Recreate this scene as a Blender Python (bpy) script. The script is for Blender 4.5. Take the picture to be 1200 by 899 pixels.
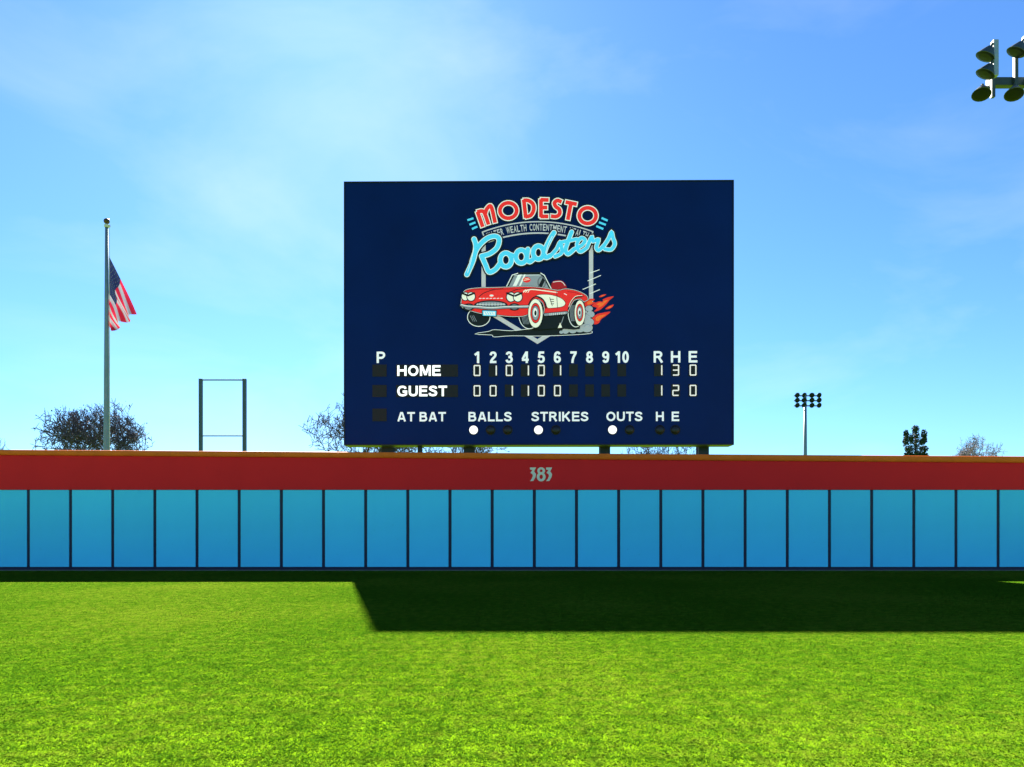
import bpy, bmesh, math, random
from mathutils import Vector, Matrix
R = math.radians
random.seed(11)
for o in list(bpy.data.objects): bpy.data.objects.remove(o)
scene = bpy.context.scene
COL = scene.collection

# ------------------------------------------------------------------ camera
EYE, F, HOR = 1.40, 867.0, 615.0          # eye height, focal length in photo pixels, horizon row
cam = bpy.data.cameras.new('camera'); cam.sensor_width = 36.0; cam.lens = 36.0*F/1200.0
cam.shift_y = (HOR-449.5)/1200.0; cam.clip_start = 0.05; cam.clip_end = 9000
camo = bpy.data.objects.new('camera', cam); COL.objects.link(camo)
camo.location = (0, 0, EYE); camo.rotation_euler = (R(90), 0, 0); scene.camera = camo

# ------------------------------------------------------------------ sky and sun
SUNDIR = Vector((-0.2445, 1.0, 0.752)).normalized()
EL = math.asin(SUNDIR.z); AZ = math.atan2(SUNDIR.x, SUNDIR.y)
world = bpy.data.worlds.new('World'); scene.world = world; world.use_nodes = True
wn = world.node_tree.nodes; wl = world.node_tree.links; wn.clear()
sky = wn.new('ShaderNodeTexSky'); sky.sky_type = 'NISHITA'; sky.sun_disc = False
sky.sun_elevation = EL; sky.sun_rotation = AZ
sky.altitude = 30; sky.air_density = 1.0; sky.dust_density = 0.17; sky.ozone_density = 3.0
bg = wn.new('ShaderNodeBackground'); bg.inputs['Strength'].default_value = 0.05
wo = wn.new('ShaderNodeOutputWorld')
# thin high cirrus veils everywhere in the sky
tc = wn.new('ShaderNodeTexCoord')
mp = wn.new('ShaderNodeMapping'); mp.inputs['Scale'].default_value = (2.2, 2.2, 5.0)
mp.inputs['Location'].default_value = (21.7, 11.9, 16.1); mp.inputs['Rotation'].default_value = (0.2, 0.35, 0.5)
nz = wn.new('ShaderNodeTexNoise'); nz.inputs['Scale'].default_value = 1.1; nz.inputs['Detail'].default_value = 7
nz.inputs['Roughness'].default_value = 0.55; nz.inputs['Distortion'].default_value = 0.6
rp = wn.new('ShaderNodeMapRange'); rp.inputs['From Min'].default_value = 0.48; rp.inputs['From Max'].default_value = 0.85
rp.inputs['To Max'].default_value = 0.22
mx = wn.new('ShaderNodeMix'); mx.data_type = 'RGBA'
mx.inputs['B'].default_value = (5.0, 5.3, 5.8, 1)
wl.new(tc.outputs['Generated'], mp.inputs['Vector']); wl.new(mp.outputs['Vector'], nz.inputs['Vector'])
wl.new(nz.outputs['Fac'], rp.inputs['Value']); wl.new(rp.outputs['Result'], mx.inputs['Factor'])
tn = wn.new('ShaderNodeMix'); tn.data_type = 'RGBA'; tn.blend_type = 'MULTIPLY'; tn.inputs['Factor'].default_value = 1.0
tn.inputs['B'].default_value = (0.33, 0.54, 0.77, 1)      # clear deep-blue day
wl.new(sky.outputs['Color'], tn.inputs['A']); wl.new(tn.outputs['Result'], mx.inputs['A']); wl.new(mx.outputs['Result'], bg.inputs['Color'])
wl.new(bg.outputs['Background'], wo.inputs['Surface'])
sun = bpy.data.lights.new('sun', 'SUN'); sun.energy = 5.0; sun.angle = R(0.53); sun.color = (1.0, 0.93, 0.80)
suno = bpy.data.objects.new('sun', sun); COL.objects.link(suno); suno.location = (-10, 40, 40)
suno.rotation_euler = SUNDIR.to_track_quat('Z', 'Y').to_euler()
vs = scene.view_settings; vs.view_transform = 'Standard'; vs.look = 'None'; vs.gamma = 1.0
vs.use_curve_mapping = False; vs.exposure = 2.45
scene.render.engine = 'CYCLES'
scene.render.resolution_x, scene.render.resolution_y = 1024, 767

# ------------------------------------------------------------------ helpers
def at(px, py, Y): return Vector(((px-600.0)/F*Y, Y, EYE+(HOR-py)/F*Y))
def lin(h):
    out = []
    for i in (0, 2, 4):
        c = int(h[i:i+2], 16)/255.0
        out.append(c/12.92 if c <= 0.04045 else ((c+0.055)/1.055)**2.4)
    return tuple(out)
MATS = {}
def mat(name, col, rough=0.6, var=0.12, nscale=3.0, bump=0.0, bscale=40.0, metal=0.0, spec=0.4, emit=None, estr=0.0, transl=None, added_glow=0.0, pads=False):
    m = bpy.data.materials.new(name); m.use_nodes = True; MATS[name] = m
    nt = m.node_tree; n = nt.nodes; l = nt.links
    p = n['Principled BSDF']; p.inputs['Roughness'].default_value = rough; p.inputs['Metallic'].default_value = metal
    p.inputs['Specular IOR Level'].default_value = spec
    t = n.new('ShaderNodeTexCoord'); no = n.new('ShaderNodeTexNoise')
    no.inputs['Scale'].default_value = nscale; no.inputs['Detail'].default_value = 6
    l.new(t.outputs['Object'], no.inputs['Vector'])
    mr = n.new('ShaderNodeMapRange'); mr.inputs['From Min'].default_value = 0.25; mr.inputs['From Max'].default_value = 0.75
    mr.inputs['To Min'].default_value = 1-var; mr.inputs['To Max'].default_value = 1+var
    l.new(no.outputs['Fac'], mr.inputs['Value'])
    sc = n.new('ShaderNodeVectorMath'); sc.operation = 'SCALE'; sc.inputs[0].default_value = col
    l.new(mr.outputs['Result'], sc.inputs['Scale']); l.new(sc.outputs['Vector'], p.inputs['Base Color'])
    if pads:     # every pad has faded and been scuffed a little differently
        oi = n.new('ShaderNodeObjectInfo'); q = n.new('ShaderNodeMapRange'); q.inputs['To Min'].default_value = .95; q.inputs['To Max'].default_value = 1.03
        l.new(oi.outputs['Random'], q.inputs['Value'])
        g = n.new('ShaderNodeNewGeometry'); n3 = n.new('ShaderNodeTexNoise'); n3.inputs['Scale'].default_value = 5.5; n3.inputs['Detail'].default_value = 9; n3.inputs['Roughness'].default_value = .7
        l.new(g.outputs['Position'], n3.inputs['Vector'])
        q2 = n.new('ShaderNodeMapRange'); q2.inputs['From Min'].default_value = .62; q2.inputs['From Max'].default_value = .80; q2.inputs['To Min'].default_value = 1.0; q2.inputs['To Max'].default_value = .80
        l.new(n3.outputs['Fac'], q2.inputs['Value'])
        m1 = n.new('ShaderNodeMath'); m1.operation = 'MULTIPLY'; m2 = n.new('ShaderNodeMath'); m2.operation = 'MULTIPLY'
        l.new(mr.outputs['Result'], m1.inputs[0]); l.new(q.outputs['Result'], m1.inputs[1]); l.new(m1.outputs[0], m2.inputs[0]); l.new(q2.outputs['Result'], m2.inputs[1])
        l.new(m2.outputs[0], sc.inputs['Scale'])
    if bump:
        nb = n.new('ShaderNodeTexNoise'); nb.inputs['Scale'].default_value = bscale; nb.inputs['Detail'].default_value = 4
        l.new(t.outputs['Object'], nb.inputs['Vector'])
        b = n.new('ShaderNodeBump'); b.inputs['Strength'].default_value = bump; b.inputs['Distance'].default_value = 0.02
        l.new(nb.outputs['Fac'], b.inputs['Height']); l.new(b.outputs['Normal'], p.inputs['Normal'])
    if added_glow:  # weak glow in the ink's own colour, added to brighten shaded print
        l.new(sc.outputs['Vector'], p.inputs['Emission Color']); p.inputs['Emission Strength'].default_value = added_glow
    if emit:
        p.inputs['Emission Color'].default_value = (*emit, 1); p.inputs['Emission Strength'].default_value = estr
    if transl:
        tr = n.new('ShaderNodeBsdfTranslucent'); tr.inputs['Color'].default_value = (*transl, 1)
        ms = n.new('ShaderNodeMixShader'); ms.inputs['Fac'].default_value = 0.45
        l.new(p.outputs['BSDF'], ms.inputs[1]); l.new(tr.outputs['BSDF'], ms.inputs[2])
        l.new(ms.outputs['Shader'], n['Material Output'].inputs['Surface'])
    return m

def mesh_obj(name, verts, faces, mats, parent=None, fm=None, smooth=False):
    me = bpy.data.meshes.new(name); me.from_pydata([tuple(v) for v in verts], [], faces)
    for m in (mats if isinstance(mats, (list, tuple)) else [mats]): me.materials.append(MATS[m])
    if fm: me.polygons.foreach_set('material_index', fm)
    if smooth: me.polygons.foreach_set('use_smooth', [True]*len(me.polygons))
    me.update()
    o = bpy.data.objects.new(name, me); COL.objects.link(o); o.parent = parent
    return o
def bm_obj(name, bm, mats, parent=None, smooth=False):
    me = bpy.data.meshes.new(name)
    bmesh.ops.recalc_face_normals(bm, faces=bm.faces[:])
    bm.to_mesh(me); bm.free()
    for m in (mats if isinstance(mats, (list, tuple)) else [mats]): me.materials.append(MATS[m])
    if smooth: me.polygons.foreach_set('use_smooth', [True]*len(me.polygons))
    o = bpy.data.objects.new(name, me); COL.objects.link(o); o.parent = parent
    return o
def tag(o, label=None, cat=None, group=None, kind=None):
    if label: o['label'] = label
    if cat: o['category'] = cat
    if group: o['group'] = group
    if kind: o['kind'] = kind
    return o
def empty(name, loc, rz=0.0):
    o = bpy.data.objects.new(name, None); COL.objects.link(o); o.location = loc; o.rotation_euler = (0, 0, rz)
    o.empty_display_size = 0.3
    return o
def box(bm, a, b, bev=0.0, seg=2):
    a, b = Vector(a), Vector(b)
    r = bmesh.ops.create_cube(bm, size=1.0)
    bmesh.ops.scale(bm, vec=b-a, verts=r['verts']); bmesh.ops.translate(bm, vec=(a+b)/2, verts=r['verts'])
    if bev:
        es = list({e for v in r['verts'] for e in v.link_edges})
        bmesh.ops.bevel(bm, geom=es, offset=bev, segments=seg, profile=0.5, affect='EDGES')
def frame_of(d):
    d = Vector(d).normalized(); u = d.cross(Vector((0, 0, 1)) if abs(d.z) < 0.95 else Vector((1, 0, 0))).normalized()
    return d, u, u.cross(d).normalized()
def lathe(bm, prof, org, axis, n=16, cap0=True, cap1=True):
    """prof: [(radius, t along axis)]"""
    d, u, w = frame_of(axis); org = Vector(org); rings = []
    for r, t in prof:
        rings.append([bm.verts.new(org+d*t+(u*math.cos(2*math.pi*k/n)+w*math.sin(2*math.pi*k/n))*r) for k in range(n)])
    for a, b in zip(rings, rings[1:]):
        for k in range(n): bm.faces.new((a[k], a[(k+1) % n], b[(k+1) % n], b[k]))
    if cap0: bm.faces.new(rings[0][::-1])
    if cap1: bm.faces.new(rings[-1])
def rod(bm, a, b, r0, r1=None, n=10):
    a, b = Vector(a), Vector(b); lathe(bm, [(r0, 0), (r1 if r1 is not None else r0, (b-a).length)], a, b-a, n)

# ------------------------------------------------------------------ materials
mat('field_soil', (.12, .23, .005), 0.95, 0.2, 1.5, spec=0.0)
mat('dirt', lin('8c7460'), 0.95, 0.2, 2.5, 0.6, 60)
mat('pad_blue', (0.11, 0.76, 0.97), 0.6, 0.03, 1.2, 0.06, 8, spec=.1, pads=True)
mat('pad_red', (0.97, 0.022, 0.022), 0.6, 0.04, 0.9, 0.06, 6, spec=.1, pads=True)
mat('cap_orange', (0.97, 0.17, 0.016), 0.6, 0.10, 2.0, 0.08, 12, spec=.1)
mat('navy_post', (0.004, 0.006, 0.035), 0.5, 0.2, 3)
mat('cream_paint', (.95, .80, .58), 0.6, 0.03, spec=.1)
mat('board_navy', (0.0008, 0.014, 0.110), 0.35, 0.18, 0.35, 0.02, 3, spec=0.10)
mat('board_edge', (0.003, 0.004, 0.012), 0.5, 0.2)
mat('board_post', (0.006, 0.016, 0.040), 0.55, 0.2)
mat('letter_white', (.86, .84, .86), 0.6, 0.03, added_glow=0.10)  # printed captions, with a weak glow added against the shade
mat('display_black', lin('1d1212'), 0.6, 0.2, 6)
mat('lamp_off', lin('170d0c'), 0.35, 0.2, 6)
mat('lamp_ring', lin('241b1a'), 0.5, 0.1, 6)
mat('led_white', (0.8, 0.8, 0.8), 0.5, 0.0, emit=(1, 1, 1), estr=0.22)
mat('led_dim', (0.6, 0.56, 0.52), 0.5, 0.0, emit=(1, 0.95, 0.88), estr=0.13)
mat('ink_black', lin('171518'), 0.6, 0.05)
mat('ink_grey', (.50, .48, .50), 0.6, 0.04, added_glow=0.10)  # emblem inks from here on glow weakly too, with no lamp behind
mat('ink_silver', (.82, .80, .78), 0.6, 0.03, added_glow=0.10)
mat('ink_red', (.86, .022, .016), 0.6, 0.04, added_glow=0.10)
mat('ink_darkred', lin('a3131a'), 0.6, 0.04, added_glow=0.10)
mat('ink_cyan', (.08, .58, .86), 0.6, 0.04, added_glow=0.10)
mat('ink_cream', (.90, .83, .68), 0.6, 0.03, added_glow=0.10)
mat('ink_orange', (.90, .14, .016), 0.6, 0.04, added_glow=0.10)
mat('ink_flame', (.82, .03, .014), 0.6, 0.04, added_glow=0.10)
mat('ink_midgrey', lin('8b8f98'), 0.6, 0.04, added_glow=0.10)
mat('ink_smoke', lin('a3a6ad'), 0.6, 0.04, added_glow=0.10)
mat('steel_grey', lin('6f8089'), 0.45, 0.12, 2.0, metal=0.3)
mat('steel_dark', lin('3c4c58'), 0.5, 0.12, 2.0, metal=0.2)
mat('bronze_ball', lin('4a3d2a'), 0.4, 0.2, metal=0.5)
mat('rope', lin('c9c6bd'), 0.8, 0.1)
mat('flag_red', lin('b01f3a'), 0.8, 0.05, transl=lin('8e1830'))
mat('flag_white', lin('c4c2cc'), 0.8, 0.03, transl=lin('6c6a76'))
mat('flag_blue', lin('20284f'), 0.8, 0.05, transl=lin('141a38'))
mat('bark', lin('4b4150'), 0.95, 0.25, 2.0)
mat('bark_pale', lin('7a7078'), 0.95, 0.2, 2.0)
mat('dry_leaf', lin('4b4150'), 0.9, 0.3, 0.6)
mat('conifer_leaf', lin('26331f'), 0.9, 0.3, 0.6)
mat('lamp_body', lin('8e979c'), 0.4, 0.1, metal=0.4)
mat('lamp_dark', lin('2c3840'), 0.5, 0.15)
mat('lamp_lens', lin('10181f'), 0.4, 0.05, spec=0.1)

def grass_material():
    m = bpy.data.materials.new('turf'); m.use_nodes = True; MATS['turf'] = m
    nt = m.node_tree; n = nt.nodes; l = nt.links; p = n['Principled BSDF']
    g = n.new('ShaderNodeNewGeometry')
    n1 = n.new('ShaderNodeTexNoise'); n1.inputs['Scale'].default_value = 0.22; n1.inputs['Detail'].default_value = 8
    n2 = n.new('ShaderNodeTexNoise'); n2.inputs['Scale'].default_value = 7.0; n2.inputs['Detail'].default_value = 4
    l.new(g.outputs['Position'], n1.inputs['Vector']); l.new(g.outputs['Position'], n2.inputs['Vector'])
    ad = n.new('ShaderNodeMath'); ad.operation = 'ADD'
    l.new(n1.outputs['Fac'], ad.inputs[0]); l.new(n2.outputs['Fac'], ad.inputs[1])
    ri = n.new('ShaderNodeMath'); ri.operation = 'MULTIPLY_ADD'; ri.inputs[1].default_value = 0.25
    l.new(g.outputs['Random Per Island'], ri.inputs[0]); l.new(ad.outputs[0], ri.inputs[2])
    cr = n.new('ShaderNodeValToRGB'); e = cr.color_ramp.elements
    e[0].position = 0.35; e[0].color = (0.062, 0.168, 0.007, 1)
    e[1].position = 0.75; e[1].color = (0.155, 0.245, 0.016, 1)
    k = cr.color_ramp.elements.new(0.58); k.color = (0.102, 0.208, 0.010, 1)
    mr = n.new('ShaderNodeMapRange'); mr.inputs['From Min'].default_value = 0.72; mr.inputs['From Max'].default_value = 1.52
    l.new(ri.outputs[0], mr.inputs['Value']); l.new(mr.outputs['Result'], cr.inputs['Fac'])
    n.remove(p)
    # blades are curved and turn every way: shade them with a normal leaning upwards
    ng_ = n.new('ShaderNodeVectorMath'); ng_.operation = 'MULTIPLY_ADD'; ng_.inputs[1].default_value = (.18, .18, .18); ng_.inputs[2].default_value = (0, 0, 1)
    nn = n.new('ShaderNodeVectorMath'); nn.operation = 'NORMALIZE'
    l.new(g.outputs['Normal'], ng_.inputs[0]); l.new(ng_.outputs['Vector'], nn.inputs[0])
    df = n.new('ShaderNodeBsdfDiffuse'); l.new(cr.outputs['Color'], df.inputs['Color']); l.new(nn.outputs['Vector'], df.inputs['Normal'])
    tr = n.new('ShaderNodeBsdfTranslucent'); l.new(cr.outputs['Color'], tr.inputs['Color'])
    ms = n.new('ShaderNodeMixShader'); ms.inputs['Fac'].default_value = 0.12
    l.new(df.outputs['BSDF'], ms.inputs[1]); l.new(tr.outputs['BSDF'], ms.inputs[2])
    l.new(ms.outputs['Shader'], n['Material Output'].inputs['Surface'])
grass_material()

# ------------------------------------------------------------------ ground
S = 4000
tag(mesh_obj('ground', [(-S, -S, 0), (S, -S, 0), (S, S, 0), (-S, S, 0)], [(0, 1, 2, 3)], 'field_soil'), kind='structure')
WALLY = 22.9
tv, tf = [], []
NT = 240
for i in range(NT+1):
    x = -60+120*i/NT
    tv += [(x, 22.15+random.uniform(-0.08, 0.08), 0.004), (x, 24.2, 0.004)]
for i in range(NT): tf.append((2*i, 2*i+2, 2*i+3, 2*i+1))
tag(mesh_obj('warning_track', tv, tf, 'dirt'), kind='structure')

def build_grass():
    rnd = random.Random(5); v, f = [], []
    clump = [(rnd.uniform(-.5, .5), rnd.uniform(-.5, .5), rnd.uniform(-.4, .4), rnd.uniform(-.4, .4), rnd.uniform(.7, 1.2)) for _ in range(260)]
    mx_, my_ = sum(c[2] for c in clump)/260, sum(c[3] for c in clump)/260
    clump = [(c[0], c[1], (c[2]-mx_)*.6, (c[3]-my_)*.6, c[4]) for c in clump]
    for i in range(13000):
        c = rnd.choice(clump); x = c[0]+rnd.gauss(0, .05); y = c[1]+rnd.gauss(0, .05)
        if rnd.random() < .45: x, y = rnd.uniform(-.52, .52), rnd.uniform(-.52, .52)
        h = rnd.uniform(.007, .013)*(.6+.4*c[4]); a = rnd.uniform(0, 2*math.pi); w = rnd.uniform(.0022, .0036)
        lx = c[2]*h+rnd.gauss(0, 1.45)*h; ly = c[3]*h+rnd.gauss(0, 1.45)*h
        k = len(v)
        v += [(x-w*math.cos(a), y-w*math.sin(a), 0), (x+w*math.cos(a), y+w*math.sin(a), 0),
              (x+lx*.4+w*.7*math.cos(a), y+ly*.4+w*.7*math.sin(a), h*.65), (x+lx, y+ly, h)]
        f += [(k, k+1, k+2), (k, k+2, k+3)]
    o = mesh_obj('outfield_grass', v, f, 'turf')
    tag(o, 'short bright green mown grass covering the outfield in front of the wall', 'grass', kind='stuff')
    ng = bpy.data.node_groups.new('grass_scatter', 'GeometryNodeTree')
    ng.interface.new_socket('Geometry', in_out='INPUT', socket_type='NodeSocketGeometry')
    ng.interface.new_socket('Geometry', in_out='OUTPUT', socket_type='NodeSocketGeometry')
    N = ng.nodes; L = ng.links
    gi = N.new('NodeGroupInput'); go = N.new('NodeGroupOutput')
    gr = N.new('GeometryNodeMeshGrid'); gr.inputs['Size X'].default_value = 46; gr.inputs['Size Y'].default_value = 20
    gr.inputs['Vertices X'].default_value = 47; gr.inputs['Vertices Y'].default_value = 21
    tf_ = N.new('GeometryNodeTransform'); tf_.inputs['Translation'].default_value = (0, 11.95, 0)
    io = N.new('GeometryNodeInstanceOnPoints')
    rv = N.new('FunctionNodeRandomValue'); rv.data_type = 'INT'
    for s in rv.inputs:
        if s.type == 'INT' and s.name == 'Min': s.default_value = 0
        if s.type == 'INT' and s.name == 'Max': s.default_value = 3
    mu = N.new('ShaderNodeMath'); mu.operation = 'MULTIPLY'; mu.inputs[1].default_value = math.pi/2
    cx = N.new('ShaderNodeCombineXYZ')
    L.new([s for s in rv.outputs if s.type == 'INT'][0], mu.inputs[0]); L.new(mu.outputs[0], cx.inputs['Z'])
    L.new(gr.outputs['Mesh'], tf_.inputs['Geometry']); L.new(tf_.outputs['Geometry'], io.inputs['Points'])
    L.new(gi.outputs[0], io.inputs['Instance']); L.new(cx.outputs[0], io.inputs['Rotation'])
    L.new(io.outputs['Instances'], go.inputs[0])
    md = o.modifiers.new('scatter', 'NODES'); md.node_group = ng
build_grass()

# ------------------------------------------------------------------ outfield wall
def build_wall():
    root = empty('outfield_wall', (0, WALLY, 0))
    tag(root, 'long outfield wall of blue panels with red band, orange cap and cream 383', 'wall')
    zb = EYE+(HOR-664.5)/F*WALLY; zt = EYE+(HOR-574.0)/F*WALLY
    step = 49.43/F*WALLY; x0 = (33-600)/F*WALLY
    k0, k1 = -7, 31
    XL, XR = x0+k0*step, x0+k1*step
    # backing wall of the whole length
    def ztop(x): return 3.615-0.21*x/31.7
    bm = bmesh.new(); box(bm, (XL-.1, .075, 0), (XR+.1, .20, 3.30)); bm_obj('backing', bm, 'navy_post', root)
    bm = bmesh.new(); box(bm, (XL-.1, .012, 0.0), (XR+.1, .072, zb-.006), .004); bm_obj('kick_rail', bm, 'navy_post', root)
    gap = 3.6/F*WALLY
    bm = bmesh.new(); box(bm, (gap/2, 0, zb), (step-gap/2, .07, zt-.004), .012, 3)
    me = None
    for k in range(k0, k1):
        if me is None:
            o = bm_obj('panel', bm, 'pad_blue', root); me = o.data
        else:
            o = bpy.data.objects.new('panel', me); COL.objects.link(o); o.parent = root
        o.location = (x0+k*step, random.uniform(-.002, .002), 0)
    bm = bmesh.new(); box(bm, (-gap/2+.002, .020, zb), (gap/2-.002, .073, zt-.004), .004)
    me = None
    for k in range(k0, k1+1):
        if me is None:
            o = bm_obj('divider', bm, 'navy_post', root); me = o.data
        else:
            o = bpy.data.objects.new('divider', me); COL.objects.link(o); o.parent = root
        o.location = (x0+k*step, 0, 0)
    # red padded band and rounded orange cap, both falling very slightly to the right
    def strip(name, prof, m):
        v, f = [], []; n = len(prof(0)); NS = 60
        for i in range(NS+1):
            x = XL-.1+(XR-XL+.2)*i/NS
            v += [(x, y, z) for y, z in prof(x)]
        for i in range(NS):
            for j in range(n):
                f.append((i*n+j, (i+1)*n+j, (i+1)*n+(j+1) % n, i*n+(j+1) % n))
        f += [tuple(range(n)), tuple(range(NS*n, NS*n+n))[::-1]]
        o = mesh_obj(name, v, f, m, root)
        bm = bmesh.new(); bm.from_mesh(o.data); bmesh.ops.recalc_face_normals(bm, faces=bm.faces[:]); bm.to_mesh(o.data); bm.free()
        return o
    capt = lambda x: 0.185+0.03*x/31.7
    strip('red_band', lambda x: [(-.030, zt+.015), (-.030, ztop(x)-capt(x)-.015), (-.018, ztop(x)-capt(x)), (.19, ztop(x)-capt(x)), (.19, zt), (-.018, zt)], 'pad_red')
    def capp(x):
        zt_, h = ztop(x), capt(x); pts = []
        for q in range(9):
            a = R(-90+180*q/8); pts.append((-.036-.05*math.cos(a), zt_-h/2+.0015+(h/2-.002)*math.sin(a)))
        return pts+[(.21, zt_), (.23, zt_-.03), (.23, zt_-h+.003)]
    strip('cap', capp, 'cap_orange')
    # numerals
    three = [(457, 210), (512, 210), (494, 243), (511, 268), (506, 294), (487, 328), (457, 330), (474, 308), (483, 285), (479, 268), (462, 258), (478, 232), (458, 228)]
    def nump(pts, dx=0):
        return [((560+(x+dx)/7.5-600)/F*WALLY, EYE+(HOR-(520+y/7.5))/F*WALLY) for x, y in pts]
    def numeral(polys):
        bm = bmesh.new()
        for pl in polys:
            vs_ = [bm.verts.new((x, -.0345, z)) for x, z in pl]
            f = bm.faces.new(vs_); f.normal_update()
        bmesh.ops.triangulate(bm, faces=bm.faces[:])
        return bm_obj('numeral', bm, 'cream_paint', root)
    numeral([nump(three)]); numeral([nump(three, 141)])
    v, f = [], []
    for (cx, cy, ro, rz_, ri, rj, dy) in ((556, 239, 34, 31, 13, 12, -.0345), (556, 292, 39, 40, 15, 20, -.0352)):
        for q in range(28):
            a = 2*math.pi*q/28
            for (rx, ry) in ((ro, rz_), (ri, rj)):
                x, z = nump([(cx+rx*math.cos(a), cy+ry*math.sin(a))])[0]; v.append((x, dy, z))
        b = len(v)-56
        for q in range(28):
            n_ = (q+1) % 28; f.append((b+2*q, b+2*n_, b+2*n_+1, b+2*q+1))
    mesh_obj('numeral', v, f, 'cream_paint', root)
build_wall()

# ------------------------------------------------------------------ scoreboard
BL, BR = 29.9, 29.75
PL = Vector(((403-600)/F*BL, BL)); PR = Vector(((860-600)/F*BR, BR))
BW = (PR-PL).length; BH = 309/F*BL; BZ = EYE+(HOR-522)/F*BL
board = empty('scoreboard', (PL.x, PL.y, 0), math.atan2(PR.y-PL.y, PR.x-PL.x))
tag(board, 'large navy baseball scoreboard on posts behind the outfield wall', 'scoreboard')
SX, SZ = BW/457.0, BH/310.5
def bp(px, py): return ((px-403)*SX, BZ+(523.5-py)*SZ)

bm = bmesh.new(); box(bm, (.05, 0, BZ+.05), (BW-.05, .75, BZ+BH-.05)); bm_obj('cabinet', bm, 'board_navy', board)
for nm, a, b in (('frame_rail', (0, -.03, BZ+BH-.05), (BW, .78, BZ+BH)), ('frame_rail', (0, -.03, BZ), (BW, .78, BZ+.05)),
                 ('frame_stile', (0, -.03, BZ+.052), (.05, .78, BZ+BH-.052)), ('frame_stile', (BW-.05, -.03, BZ+.052), (BW, .78, BZ+BH-.052))):
    bm = bmesh.new(); box(bm, a, b, .008); bm_obj(nm, bm, 'board_edge', board)
for a, b in ((443, 457), (488, 494), (542, 555), (706, 718.5), (824, 837)):
    xa, xb = bp(a, 0)[0], bp(b, 0)[0]; bm = bmesh.new(); xm = (xa+xb)/2; t = .03; top = BZ+BH-.4 if b-a > 8 else BZ+.3
    yf, yb = (.80, 1.20) if b-a > 8 else (.3, .5)
    if b-a > 8:                       # wide-flange steel columns behind the cabinet
        box(bm, (xa, yf, 0), (xb, yf+t, top)); box(bm, (xa, yb-t, 0), (xb, yb, top)); box(bm, (xm-.02, yf+t, 0), (xm+.02, yb-t, top))
        box(bm, (xa-.15, yf-.15, 0), (xb+.15, yb+.15, .04)); bm_obj('post', bm, 'board_post', board)
    else:
        lathe(bm, [((xb-xa)/2, 0), ((xb-xa)/2, BZ-.003)], (xm, (yf+yb)/2, 0), (0, 0, 1), 14); bm_obj('conduit', bm, 'board_post', board)

class Print:
    """flat layered print on the board face; every piece lies a little proud of the one before"""
    def __init__(s, y0=-.004, tr=None, step=.00035): s.v, s.f, s.m, s.y, s.mats, s.tr, s.st = [], [], [], y0, [], tr or (lambda x, y: (x, y)), step
    def mi(s, m):
        if m not in s.mats: s.mats.append(m)
        return s.mats.index(m)
    def raw(s, pts, faces, m):
        k = len(s.v)
        for x, y in pts:
            X, Z = bp(*s.tr(x, y)); s.v.append((X, s.y, Z))
        for f in faces: s.f.append(tuple(k+i for i in f)); s.m.append(s.mi(m))
        s.y -= s.st
    def poly(s, pts, m):
        bm = bmesh.new(); vs_ = [bm.verts.new((x, y, 0)) for x, y in pts]; fc = bm.faces.new(vs_); fc.normal_update()
        bmesh.ops.triangulate(bm, faces=[fc]); bm.verts.index_update()
        s.raw([(v.co.x, v.co.y) for v in bm.verts], [tuple(v.index for v in f.verts) for f in bm.faces], m); bm.free()
    def ell(s, cx, cy, rx, ry, m, n=28, rot=0):
        ca, sa = math.cos(rot), math.sin(rot); P = []
        for q in range(n):
            a = 2*math.pi*q/n; x, y = rx*math.cos(a), ry*math.sin(a); P.append((cx+x*ca-y*sa, cy+x*sa+y*ca))
        s.poly(P, m)
    def line(s, pts, w, m, closed=False, cap=True):
        P = [Vector(p) for p in pts]; n = len(P); L, Rr = [], []
        for i in range(n):
            a = P[i-1] if (i or closed) else None; b = P[(i+1) % n] if (i < n-1 or closed) else None
            d1 = (P[i]-a).normalized() if a is not None else None; d2 = (b-P[i]).normalized() if b is not None else None
            t = (d1+d2) if d1 is not None and d2 is not None else (d1 if d1 is not None else d2)
            if t.length < 1e-5: t = d1
            t.normalize(); nn = Vector((-t.y, t.x)); k = 1.0
            if d1 is not None and d2 is not None: k = 1/max(.55, abs(nn.dot(Vector((-d1.y, d1.x)))))
            L.append(P[i]+nn*w/2*k); Rr.append(P[i]-nn*w/2*k)
        V = [tuple(x) for x in L]+[tuple(x) for x in Rr]; Fc = []
        for i in range(n if closed else n-1):
            j = (i+1) % n; Fc.append((i, j, n+j, n+i))
        if cap and not closed:
            for c, o_, sgn in ((P[0], P[1], 1), (P[-1], P[-2], 1)):
                d = (c-o_).normalized(); nn = Vector((-d.y, d.x)); b0 = len(V); K = 8
                for q in range(K+1):
                    a = math.pi*q/K; V.append(tuple(c+(nn*math.cos(a)+d*math.sin(a))*w/2))
                Fc.append(tuple(range(b0, b0+K+1)))
        s.raw(V, Fc, m)
    def build(s, name, parent): return mesh_obj(name, s.v, s.f, s.mats, parent, s.m)
def smooth(pts, closed=False, k=6):
    n = len(pts); out = []
    for i in range(n if closed else n-1):
        p0 = pts[(i-1) % n] if (closed or i) else pts[0]; p1 = pts[i]; p2 = pts[(i+1) % n]
        p3 = pts[(i+2) % n] if (closed or i < n-2) else pts[-1]
        for q in range(k):
            t = q/k; out.append(tuple(.5*((2*b)+(-a+c)*t+(2*a-5*b+4*c-d)*t*t+(-a+3*b-3*c+d)*t**3) for a, b, c, d in zip(p0, p1, p2, p3)))
    if not closed: out.append(pts[-1])
    return out
def ring(cx, cy, rx, ry, n=30): return [(cx+rx*math.cos(2*math.pi*q/n), cy+ry*math.sin(2*math.pi*q/n)) for q in range(n)]

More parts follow.
